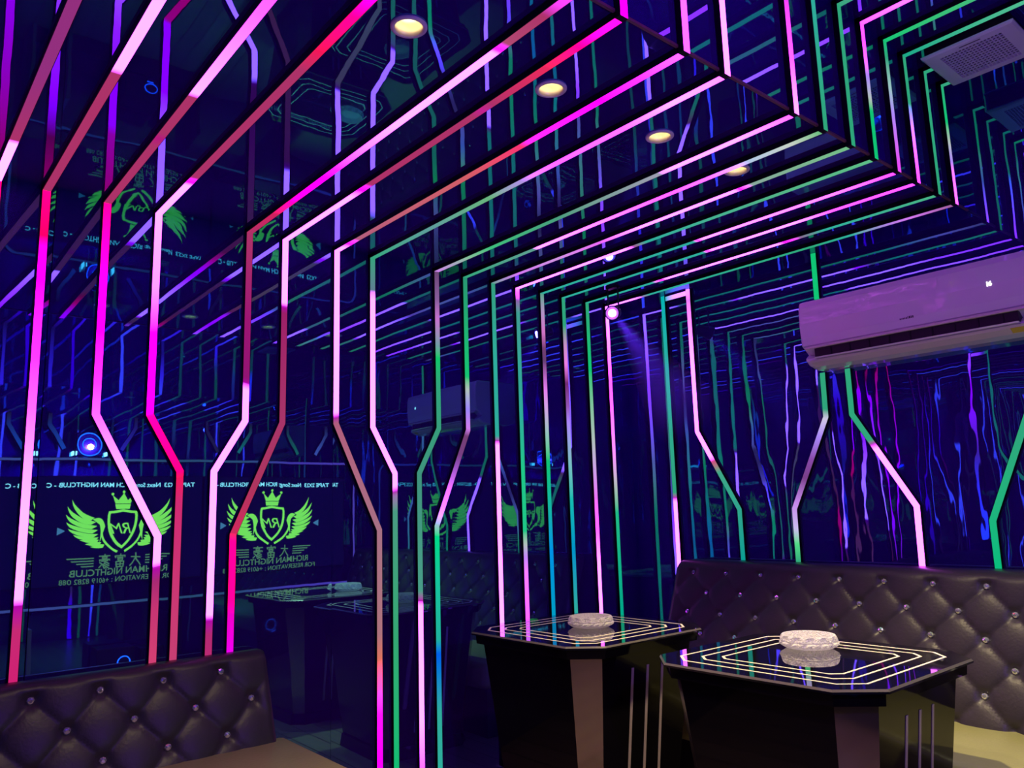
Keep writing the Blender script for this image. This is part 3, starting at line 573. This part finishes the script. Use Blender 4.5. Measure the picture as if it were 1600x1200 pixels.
BUT = None
def button_at(parent, p, axis, r=0.0125):
    global BUT
    if BUT is None or BUT.get(axis) is None:
        bm = bmesh.new(); s = -1 if axis == 'Y' else 1
        prof = [(r, -0.004 * s), (r, 0.002 * s), (r * 0.72, 0.0062 * s), (r * 0.40, 0.0075 * s)]
        lathe(bm, prof, (0, 0, 0), 8, axis)
        bmesh.ops.recalc_face_normals(bm, faces=bm.faces[:])
        me = bpy.data.meshes.new('button'); bm.to_mesh(me); bm.free(); me.materials.append(M['crystal'])
        BUT = dict(BUT or {}); BUT[axis] = me
    o = bpy.data.objects.new('button', BUT[axis]); COL_.objects.link(o); o.parent = parent
    o.location = Vector(p) - parent.location
    return o

def cushion(bm, x0, x1, y0, y1, z0, z1, b=0.035): box(bm, x0, x1, y0, y1, z0, z1, 0, b, 4)

# left sofa, against the left wall; both backrests lean
t = empty('tufted_sofa', 'black tufted leather sofa with crystal buttons along the left wall, lower left corner', 'sofa', (-2.75, 0.6, 0))
lx = lambda o, v: -3.10 + o + 0.39 * (0.725 - v)
bm = backrest_mesh(YF + 0.01, 1.318, 0.36, 0.735, 0.062, 0.509, 0.678, 0.208, 0.106, 0.678, 0.46, lambda u, o, v: (lx(o, v), u, v), rad=0.032, endr=0.03)
link('backrest', bm, M['leather'], t, True)
for r in range(3):
    for i in range(-4, 6):
        u = 0.509 + (i + (0.5 if r % 2 else 0)) * 0.208; v = 0.678 - 0.106 * r
        if YF + 0.05 < u < 1.26: button_at(t, (lx(-0.020, v), u, v), 'X')
bm = bmesh.new(); cushion(bm, -3.06, -2.42, YF + 0.01, 1.375, 0.27, 0.415); link('seat', bm, M['seat'], t, True)
bm = bmesh.new(); box(bm, XL + 0.04, -2.46, YF + 0.02, 1.34, 0.0, 0.28); link('base', bm, M['plinth'], t)

# back sofa
t = empty('tufted_sofa', 'long black tufted leather sofa with crystal buttons along the back wall, behind both tables', 'sofa', (-1.3, 3.2, 0))
ly = lambda o, v: 3.48 - o - 0.38 * (0.95 - v)
bm = backrest_mesh(-2.785, 0.14, 0.36, 0.957, 0.14, -2.660, 0.897, 0.203, 0.0975, 0.897, 0.5, lambda u, o, v: (u, ly(o, v), v), rad=0.045)
link('backrest', bm, M['leather'], t, True)
for r in range(5):
    for i in range(0, 15):
        u = -2.660 + (i + (0.5 if r % 2 else 0)) * 0.203; v = 0.897 - 0.0975 * r
        if u < 0.08: button_at(t, (u, ly(-0.020, v), v), 'Y')
bm = bmesh.new(); cushion(bm, -2.785, 0.15, 2.79, 3.35, 0.26, 0.405, 0.04); link('seat', bm, M['seat'], t, True)
bm = bmesh.new(); box(bm, -2.75, 0.13, 2.83, YB - 0.025, 0.0, 0.27); link('base', bm, M['plinth'], t)

# ------------------------------------------------------------------ tables
def octo(h, c, z, cx, cy):
    return [(cx + x, cy + y, z) for x, y in ((-h + c, -h), (h - c, -h), (h, -h + c), (h, h - c), (h - c, h), (-h + c, h), (-h, h - c), (-h, -h + c))]

def table(cx, cy, label):
    t = empty('bar_table', label, 'table', (cx, cy, 0), 'black glass bar tables')
    bm = bmesh.new(); prism(bm, [octo(0.391, 0.105, z, cx, cy) for z in (0.738, 0.744)] + [octo(0.386, 0.103, 0.75, cx, cy)])
    bm.normal_update()
    for f in bm.faces:
        if abs(f.normal.z) < 0.95 and f.calc_center_median().z > 0.745: f.material_index = 1
    top = link('tabletop', bm, [M['tglass'], M['tedge']], t)
    bm = bmesh.new()
    for h, c in ((0.322, 0.060), (0.264, 0.042), (0.212, 0.030)):
        a = octo(h, c, 0.7498, cx, cy); b = octo(h - 0.0075, c - 0.003, 0.7498, cx, cy)
        a2 = octo(h, c, 0.7506, cx, cy); b2 = octo(h - 0.0075, c - 0.003, 0.7506, cx, cy)
        va, vb, va2, vb2 = ([bm.verts.new(p) for p in q] for q in (a, b, a2, b2))
        for i in range(8):
            j = (i + 1) % 8
            bm.faces.new((va2[i], va2[j], vb2[j], vb2[i])); bm.faces.new((va[j], va[i], vb[i], vb[j]))
            bm.faces.new((va[i], va[j], va2[j], va2[i])); bm.faces.new((vb[j], vb[i], vb2[i], vb2[j]))
    link('line_inlay', bm, M['tline'], t)
    bm = bmesh.new(); prism(bm, [octo(0.372, 0.098, 0.702, cx, cy), octo(0.376, 0.100, 0.738, cx, cy)]); link('apron', bm, M['tgloss'], t)
    bm = bmesh.new()
    z0, z1, h0, h1, c0, c1 = 0.06, 0.702, 0.268, 0.345, 0.056, 0.084
    prism(bm, [octo(h0, c0, z0, cx, cy), octo(h1, c1, z1, cx, cy)])
    bm.normal_update()
    for f in bm.faces:
        if abs(abs(f.normal.x) - abs(f.normal.y)) < 0.2 and abs(f.normal.z) < 0.6: f.material_index = 1
    ped = link('pedestal', bm, [M['tgloss'], M['tchamf']], t)
    bm = bmesh.new(); prism(bm, [octo(0.285, 0.07, 0.0, cx, cy), octo(0.278, 0.07, 0.06, cx, cy)]); link('foot', bm, M['tgloss'], t)
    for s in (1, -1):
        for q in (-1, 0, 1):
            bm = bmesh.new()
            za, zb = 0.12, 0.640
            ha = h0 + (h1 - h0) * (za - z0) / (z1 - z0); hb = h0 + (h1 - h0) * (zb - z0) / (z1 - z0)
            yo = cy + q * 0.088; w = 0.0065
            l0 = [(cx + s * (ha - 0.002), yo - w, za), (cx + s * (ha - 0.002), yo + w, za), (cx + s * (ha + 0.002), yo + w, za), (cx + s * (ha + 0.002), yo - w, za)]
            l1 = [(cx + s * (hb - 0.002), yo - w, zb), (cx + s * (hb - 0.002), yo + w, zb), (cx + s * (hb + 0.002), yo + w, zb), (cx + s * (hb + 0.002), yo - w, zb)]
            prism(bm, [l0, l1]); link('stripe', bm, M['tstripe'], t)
    return t
table(-2.456, 2.445, 'black glass bar table farther from the camera, nearer the left wall')
table(-1.428, 2.448, 'black glass bar table in the lower right, nearer the camera')

def ashtray(cx, cy, label):
    bm = bmesh.new(); z = 0.7507; n = 48
    # outside: a cut lower band, a band of upright ribs, a thick rim; inside: a smooth bowl
    prof = [(0.058, 0.0, 0), (0.082, 0.005, 0), (0.095, 0.014, 1), (0.098, 0.021, -1), (0.094, 0.026, 2), (0.0965, 0.029, 2), (0.092, 0.042, 2), (0.088, 0.046, 0), (0.080, 0.046, 0), (0.074, 0.036, 0), (0.064, 0.018, 0), (0.045, 0.013, 0), (0.001, 0.012, 0)]
    rows = []
    for k, (r, hh, cut) in enumerate(prof):
        row = []
        for i in range(n):
            a = 2 * math.pi * i / n; rr = r
            if cut == 1: rr = r * (1.02 if i % 2 else 0.965)
            if cut == -1: rr = r * (0.965 if i % 2 else 1.02)
            if cut == 2: rr = r * (1.0 if (i // 2) % 2 else 0.93); a += (0.02 if i % 2 else -0.02)
            row.append(bm.verts.new((cx + rr * math.cos(a), cy + rr * math.sin(a), z + hh)))
        rows.append(row)
    for a, b in zip(rows, rows[1:]):
        for i in range(n):
            j = (i + 1) % n
            bm.faces.new((a[i], a[j], b[j])); bm.faces.new((a[i], b[j], b[i]))
    bm.faces.new(rows[0][::-1]); bm.faces.new(rows[-1])
    o = link('ashtray', bm, M['cut'])
    off = Vector((cx, cy, z)); o.data.transform(Matrix.Translation(-off)); o.location = off
    tag(o, label, 'ashtray', 'cut crystal ashtrays')
ashtray(-2.44, 2.465, 'cut crystal ashtray tinted pink on the table farther from the camera')
ashtray(-1.505, 2.585, 'cut crystal ashtray glowing cream on the table nearer the camera')

# ------------------------------------------------------------------ wall air conditioner
def text_mesh(body, size, font_scale=1.0, extrude=0.0004, align='CENTER', shear=0.0, bold=0.0):
    cu = bpy.data.curves.new('writing', 'FONT'); cu.body = body; cu.size = size; cu.align_x = align; cu.align_y = 'BOTTOM_BASELINE'
    cu.extrude = extrude; cu.shear = shear; cu.offset = bold; cu.resolution_u = 3; cu.space_character = font_scale
    o = bpy.data.objects.new('writing', cu); COL_.objects.link(o)
    bpy.context.view_layer.update()
    me = bpy.data.meshes.new_from_object(o.evaluated_get(bpy.context.evaluated_depsgraph_get()))
    bpy.data.objects.remove(o); bpy.data.curves.remove(cu)
    return me

def place_text(name, me, m, parent, loc, xdir, ydir=(0, 0, 1)):
    x = Vector(xdir).normalized(); y = Vector(ydir); y = (y - x * x.dot(y)).normalized(); z = x.cross(y)
    mt = Matrix((x, y, z)).transposed().to_4x4()
    me.transform(mt); me.materials.clear(); me.materials.append(m)
    for p in me.polygons: p.material_index = 0
    o = bpy.data.objects.new(name, me); COL_.objects.link(o); o.parent = parent; o.location = Vector(loc) - parent.location
    return o

AX0, AX1 = -1.910, -0.935
t = empty('air_conditioner', 'white wall air conditioner lit violet, high on the back wall at the right edge', 'air conditioner', ((AX0 + AX1) / 2, YB, 2.03))
def extrude_x(bm, prof, x0, x1, endr=0.012, mi=0):
    cy = sum(p[0] for p in prof) / len(prof); cz = sum(p[1] for p in prof) / len(prof)
    loops = []
    for x, s in ((x0, 1 - endr * 4), (x0 + endr * 0.3, 1 - endr * 2), (x0 + endr, 1), (x1 - endr, 1), (x1 - endr * 0.3, 1 - endr * 2), (x1, 1 - endr * 4)):
        loops.append([(x, YB if abs(y - YB) < 1e-6 else YB + (y - YB) * s, cz + (z - cz) * s) for y, z in prof])
    prism(bm, loops, mi)
body = [(YB, 2.205), (3.470, 2.205), (3.445, 2.196), (3.436, 2.17), (3.432, 2.09), (3.436, 2.02), (3.442, 1.984), (3.470, 1.966), (3.500, 1.945), (3.470, 1.925), (3.470, 1.912), (3.50, 1.892), (3.56, 1.878), (YB, 1.880)]
bm = bmesh.new(); extrude_x(bm, body, AX0, AX1); link('casing', bm, M['acwhite'], t)
bm = bmesh.new(); box(bm, AX0 + 0.02, AX1 - 0.02, 3.438, 3.452, 1.966, 1.978, 0, 0.003); link('panel_edge', bm, M['aclip'], t)
bm = bmesh.new(); box(bm, AX0 + 0.06, AX1 - 0.06, 3.452, 3.52, 1.922, 1.966); link('air_outlet', bm, M['acdark'], t)
for i in range(9):
    bm = bmesh.new(); x = AX0 + 0.14 + i * 0.09; box(bm, x, x + 0.004, 3.448, 3.47, 1.926, 1.962); link('vane', bm, M['ventdk'], t)
bm = bmesh.new(); prism(bm, [[(x, 3.444, 1.924), (x, 3.448, 1.918), (x, 3.500, 1.914), (x, 3.500, 1.920)] for x in (AX0 + 0.06, AX1 - 0.06)]); link('flap', bm, M['acwhite'], t)
bm = bmesh.new(); prism(bm, [[(x, 3.462, 1.914), (x, 3.470, 1.904), (x, 3.505, 1.886), (x, 3.505, 1.908)] for x in (AX0 + 0.03, AX1 - 0.03)]); link('lower_lip', bm, M['aclip'], t)
bm = bmesh.new(); prism(bm, [[(x, 3.4685, 1.9035), (x, 3.4985, 1.8880), (x, 3.499, 1.8900), (x, 3.470, 1.9055)] for x in (-1.035, AX1 - 0.05)]); link('sticker', bm, M['sticker'], t)
place_text('temperature_digits', text_mesh('16', 0.026, 0.8, bold=0.0006), M['digits'], t, (-1.078, 3.4312, 2.083), (1, 0, 0))
bm = bmesh.new(); rnd = random.Random(4); x = -1.438
for w_ in (5, 2, 6, 4, 5, 3, 6, 4, 5):
    w = w_ * 0.0008; hgt = 0.010 if rnd.random() > 0.4 else 0.007
    box(bm, x, x + w, 3.4345, 3.437, 2.017, 2.017 + hgt); x += w + 0.0032
link('maker_mark', bm, M['ink'], t)

# ------------------------------------------------------------------ ceiling vent
vx0, vx1, vy0, vy1, vz = -1.123, -0.795, 3.143, 3.462, 2.976
t = empty('ceiling_vent', 'square pale grille vent on the raised ceiling, top right corner', 'vent', ((vx0 + vx1) / 2, (vy0 + vy1) / 2, HU))
bm = bmesh.new(); box(bm, vx0 + 0.012, vx1 - 0.012, vy0 + 0.012, vy1 - 0.012, vz + 0.012, HU); link('collar', bm, M['ventdk'], t)
bm = bmesh.new()
gx0, gx1, gy0, gy1 = vx0 + 0.055, vx1 - 0.055, vy0 + 0.045, vy1 - 0.045
o_ = lambda z, e: [(vx0 + e, vy0 + e, z), (vx1 - e, vy0 + e, z), (vx1 - e, vy1 - e, z), (vx0 + e, vy1 - e, z)]
g_ = lambda z: [(gx0, gy0, z), (gx1, gy0, z), (gx1, gy1, z), (gx0, gy1, z)]
prism(bm, [o_(vz + 0.012, 0.0), o_(vz + 0.006, 0.0), o_(vz, 0.008), g_(vz - 0.001), g_(vz + 0.011)], cap=False)
link('frame', bm, M['ventpl'], t)
bm = bmesh.new()
nx, ny = 17, 12
for i in range(1, nx):
    x = gx0 + (gx1 - gx0) * i / nx; box(bm, x - 0.0016, x + 0.0016, gy0, gy1, vz - 0.0005, vz + 0.004)
for j in range(1, ny):
    y = gy0 + (gy1 - gy0) * j / ny; box(bm, gx0, gx1, y - 0.0018, y + 0.0018, vz, vz + 0.005)
link('grille', bm, M['ventpl'], t)
bm = bmesh.new(); box(bm, -0.99, -0.915, vy0 + 0.022, vy0 + 0.027, vz - 0.0012, vz + 0.001); link('maker_mark', bm, M['ink'], t)

# ------------------------------------------------------------------ the two screens on the right wall (seen in the mirrors)
def poly(bm, pts, tr, th=0.0006):
    a = [bm.verts.new(tr(u, v, 0)) for u, v in pts]; b = [bm.verts.new(tr(u, v, th)) for u, v in pts]
    n = len(pts)
    bm.faces.new(b); bm.faces.new(a[::-1])
    for i in range(n): bm.faces.new((a[i], a[(i + 1) % n], b[(i + 1) % n], b[i]))

def stroke(bm, pts, w, tr):
    for (x0, y0), (x1, y1) in zip(pts, pts[1:]):
        d = math.hypot(x1 - x0, y1 - y0) or 1e-6; nx, ny = -(y1 - y0) / d * w / 2, (x1 - x0) / d * w / 2
        ex, ey = (x1 - x0) / d * w * 0.3, (y1 - y0) / d * w * 0.3
        poly(bm, [(x0 + nx - ex, y0 + ny - ey), (x1 + nx + ex, y1 + ny + ey), (x1 - nx + ex, y1 - ny + ey), (x0 - nx - ex, y0 - ny - ey)], tr)

def bez(p0, p1, p2, n=10):
    return [((1 - s) ** 2 * p0[0] + 2 * s * (1 - s) * p1[0] + s * s * p2[0], (1 - s) ** 2 * p0[1] + 2 * s * (1 - s) * p1[1] + s * s * p2[1]) for s in [i / n for i in range(n + 1)]]

def television(cy, label):
    x = 0.17; z0, z1 = 0.80, 1.60; hw = 0.60
    t = empty('television', label, 'television', (XR, cy, (z0 + z1) / 2), 'wall screens with a winged emblem')
    bm = bmesh.new(); box(bm, x, XR - 0.001, cy - hw, cy + hw, z0, z1, 0, 0.004); link('casing', bm, M['bezel'], t)
    bm = bmesh.new(); box(bm, x - 0.002, x + 0.001, cy - hw + 0.008, cy + hw - 0.008, z0 + 0.008, z1 - 0.008); link('picture', bm, M['screen'], t)
    tr = lambda u, v, d: (x - 0.0025 - d, cy - u, 1.20 + v)           # u to the viewer's right, v up
    # shield, crown, wings
    bm = bmesh.new()
    sh = [(-.095, .125), (-.06, .128), (0, .138), (.06, .128), (.095, .125)] + bez((.100, .10), (.105, -.06), (0, -.135))[0:] + bez((0, -.135), (-.105, -.06), (-.100, .10))[1:]
    stroke(bm, sh + [sh[0]], 0.018, tr)
    poly(bm, [(-.05, .150), (.05, .150), (.058, .185), (-.058, .185)], tr)
    poly(bm, [(-.056, .190), (.056, .190), (.080, .255), (.035, .215), (0, .270), (-.035, .215), (-.080, .255)], tr)
    for u, v in ((-.08, .262), (0, .278), (.08, .262)): poly(bm, [(u + .011 * math.cos(a * math.pi / 4), v + .011 * math.sin(a * math.pi / 4)) for a in range(8)], tr)
    for s in (1, -1):
        S = lambda pts: [(s * u, v) for u, v in pts]
        # leading edge scroll
        a = bez((.125, .02), (.15, .11), (.215, .075)); b = bez((.175, .05), (.150, -.02), (.165, -.10)); c = bez((.165, -.10), (.12, -.14), (.02, -.165)); d = bez((.02, -.165), (.10, -.12), (.135, -.06))
        poly(bm, S(a + b[1:]), tr); stroke(bm, S(bez((.150, .0), (.155, -.10), (.03, -.165))), 0.016, tr)
        tips = [(.355, .225), (.385, .175), (.392, .115), (.388, .060), (.372, .010), (.340, -.035)]
        roots = [(.205, .075), (.195, .045), (.188, .015), (.182, -.015), (.178, -.045), (.172, -.07)]
        for (tu, tv), (ru, rv) in zip(tips, roots):
            up = bez((ru, rv + .012), (ru + (tu - ru) * 0.70, rv + (tv - rv) * 0.25 + .010), (tu, tv)); dn = bez((tu, tv), (ru + (tu - ru) * 0.85, rv + (tv - rv) * 0.10 - .016), (ru, rv - .012))
            poly(bm, S(up + dn[1:-1]), tr)
        for (tu, tv), (ru, rv) in zip([(.300, -.075), (.262, -.105), (.225, -.125)], [(.170, -.085), (.150, -.105), (.125, -.122)]):
            up = bez((ru, rv + .010), ((ru + tu) / 2, rv + .020), (tu, tv)); dn = bez((tu, tv), ((ru + tu) / 2, rv - .020), (ru, rv - .010))
            poly(bm, S(up + dn[1:-1]), tr)
    link('winged_emblem', bm, M['gold_em'], t)
    XD = (0, -1, 0)
    me = text_mesh('RM', 0.115, 0.9, shear=0.35); place_text('emblem_letters', me, M['gold_em'], t, tr(0, -0.035, 0.001), XD)
    # pale arrows either side
    bm = bmesh.new()
    poly(bm, [(-.445, -.005 + .028), (-.395, -.005), (-.445, -.005 - .028)], tr); poly(bm, [(.445, .023), (.395, -.005), (.445, -.033)], tr)
    link('arrows', bm, M['arrow'], t)
    # three brush characters (built stroke by stroke), lines either side
    bm = bmesh.new()
    CH = [
      [[(-.035, .015), (.035, .022)], [(0, .05), (-.005, .0), (-.04, -.05)], [(0, .012), (.02, -.025), (.042, -.048)]],
      [[(0, .052), (0, .04)], [(-.038, .026), (-.038, .038), (.038, .038), (.034, .024)], [(-.022, .026), (.022, .026)], [(-.018, .016), (.018, .016), (.016, .002), (-.016, .002), (-.018, .016)], [(-.03, -.008), (.03, -.008), (.027, -.05), (-.027, -.05), (-.03, -.008)], [(0, -.008), (0, -.05)], [(-.028, -.029), (.028, -.029)]],
      [[(0, .054), (0, .044)], [(-.04, .042), (.04, .042)], [(-.016, .034), (.016, .034), (.014, .022), (-.014, .022), (-.016, .034)], [(-.038, .006), (-.036, .014), (.036, .014), (.034, .004)], [(-.024, .004), (.022, .004)], [(.002, .002), (-.034, -.02)], [(-.006, -.006), (.01, -.028), (-.002, -.052), (-.014, -.046)], [(.0, -.016), (-.036, -.036)], [(.006, -.026), (-.034, -.052)], [(.036, -.006), (.014, -.02)], [(.014, -.018), (.042, -.046)]]]
    for i, ch in enumerate(CH):
        for st in ch: stroke(bm, [(-0.118 + i * 0.118 + u * 0.95, -0.235 + v * 0.95) for u, v in st], 0.0085, tr)
    for s in (1, -1):
        for k in range(4): poly(bm, [(s * .195, -.203 - k * .0195), (s * (.375 - k * .03), -.203 - k * .0195), (s * (.370 - k * .03), -.211 - k * .0195), (s * .195, -.211 - k * .0195)], tr)
    link('brush_characters', bm, M['gold_dim'], t)
    place_text('screen_writing', text_mesh('TAPE 2X23  Next Song: RICH MAN NIGHTCLUB - C', 0.0475, 1.0, bold=0.0006), M['txt'], t, tr(0.0, 0.315, 0.0005), XD)
    place_text('club_name', text_mesh('RICHMAN NIGHTCLUB', 0.068, 1.0, bold=0.0006), M['gold_dim'], t, tr(0, -0.335, 0.0005), XD)
    place_text('phone_line', text_mesh('FOR RESERVATION : +6019 8282 088', 0.052, 1.0), M['gold_dim'], t, tr(0, -0.388, 0.0005), XD)
    return t
television(2.785, 'dark screen on the right wall nearer the back corner, mirrored in the left wall')
television(1.580, 'dark screen on the right wall nearer the camera, mirrored at far left')

# pale LED frame round both screens
def rounded(y0, y1, z0, z1, r, n=6):
    pts = []
    for cy, cz, a0 in ((y1 - r, z1 - r, 0), (y0 + r, z1 - r, 90), (y0 + r, z0 + r, 180), (y1 - r, z0 + r, 270)):
        for i in range(n + 1):
            a = math.radians(a0 + 90 * i / n); pts.append((XR, cy + r * math.cos(a), cz + r * math.sin(a)))
    pts.append(pts[0]); return pts
led_strip('rounded lavender LED frame around both screens', [(rounded(0.92, 3.50, 0.655, 1.725, 0.10), NR, 1,
          [(0.9, (165, 110, 200)), (1.5, (150, 120, 190)), (1.9, (120, 120, 150)), (2.5, (120, 125, 160)), (3.0, (190, 90, 235)), (3.5, (205, 100, 240))])], (XR, 2.2, 0.655), name='screen_frame_light', cat='light strip', w=0.022)

# blue ring effect light on top of the frame
t = empty('ring_effect_light', 'blue ringed effect light above the screens, seen in the left mirror', 'stage light', (XR, 1.31, 1.80))
bm = bmesh.new(); box(bm, 0.13, XR - 0.001, 1.21, 1.41, 1.745, 1.92, 0, 0.01); link('housing', bm, M['black'], t)
for R_ in (0.045, 0.085):
    bm = bmesh.new(); torus(bm, (0.128, 1.31, 1.832), R_, 0.0035, 'X'); link('ring', bm, M['bluering'], t)
for y in (1.195, 1.215, 1.43):
    bm = bmesh.new(); box(bm, 0.125, XR - 0.001, y, y + 0.008, 1.748, 1.778); link('pilot_light', bm, M['whiteled'], t)

# low console below the screens with the sound gear
t = empty('media_console', 'low black console under the screens, seen in the left mirror', 'cabinet', (0.05, 1.45, 0))
bm = bmesh.new(); box(bm, -0.10, XR - 0.002, 0.98, 1.95, 0.13, 0.16, 0, 0.003); link('shelf', bm, M['black'], t)
bm = bmesh.new(); box(bm, -0.10, XR - 0.002, 0.96, 0.985, 0.0, 0.55, 0, 0.003); link('side_panel', bm, M['teal_side'], t)
bm = bmesh.new(); box(bm, -0.10, XR - 0.002, 1.945, 1.97, 0.0, 0.55, 0, 0.003); link('side_panel', bm, M['black'], t)
bm = bmesh.new(); box(bm, -0.08, XR - 0.002, 0.985, 1.945, 0.0, 0.13); link('base', bm, M['black'], t)
t = empty('sound_amplifier', 'black sound amplifier with a glowing blue ring on the low console', 'amplifier', (0.05, 1.50, 0.16))
bm = bmesh.new(); box(bm, -0.06, 0.16, 1.40, 1.66, 0.1605, 0.36, 0, 0.006); link('casing', bm, M['black'], t)
bm = bmesh.new(); torus(bm, (-0.062, 1.59, 0.255), 0.042, 0.003, 'X'); link('ring', bm, M['bluering'], t)
bm = bmesh.new(); box(bm, -0.063, -0.058, 1.56, 1.60, 0.195, 0.203); link('pilot_light', bm, M['bluering'], t)
t = empty('loudspeaker', 'small black loudspeaker beside the amplifier on the low console', 'speaker', (0.05, 1.78, 0.16))
bm = bmesh.new(); box(bm, -0.05, 0.15, 1.70, 1.86, 0.1605, 0.34, 0, 0.008); link('cabinet', bm, M['black'], t)
bm = bmesh.new(); lathe(bm, [(0.055, 0.002), (0.055, -0.003), (0.046, -0.004), (0.02, 0.001)], (-0.051, 1.78, 0.245), 28, 'X'); link('cone', bm, M['cone'], t, True)

# ------------------------------------------------------------------ wisp of haze lit by the stage lamp
m, nt, out = newmat('wisp of haze')
v = nt.nodes.new('ShaderNodeVolumeScatter'); v.inputs['Color'].default_value = (1, 1, 1, 1)
v.inputs['Density'].default_value = 0.2; v.inputs['Anisotropy'].default_value = 0.3
nt.links.new(v.outputs[0], out.inputs['Volume'])
d = (PAR_AIM - PAR).normalized()
q = Vector((0, 0, 1)).rotation_difference(d).to_matrix().to_4x4()
bm = bmesh.new(); lathe(bm, [(0.018, 0.07), (0.19, 0.90)], (0, 0, 0), 24)
bm.transform(Matrix.Translation(PAR) @ q)
tag(link('haze_wisp', bm, m), 'faint wisp of haze in the violet stage lamp beam', 'haze', kind='stuff')
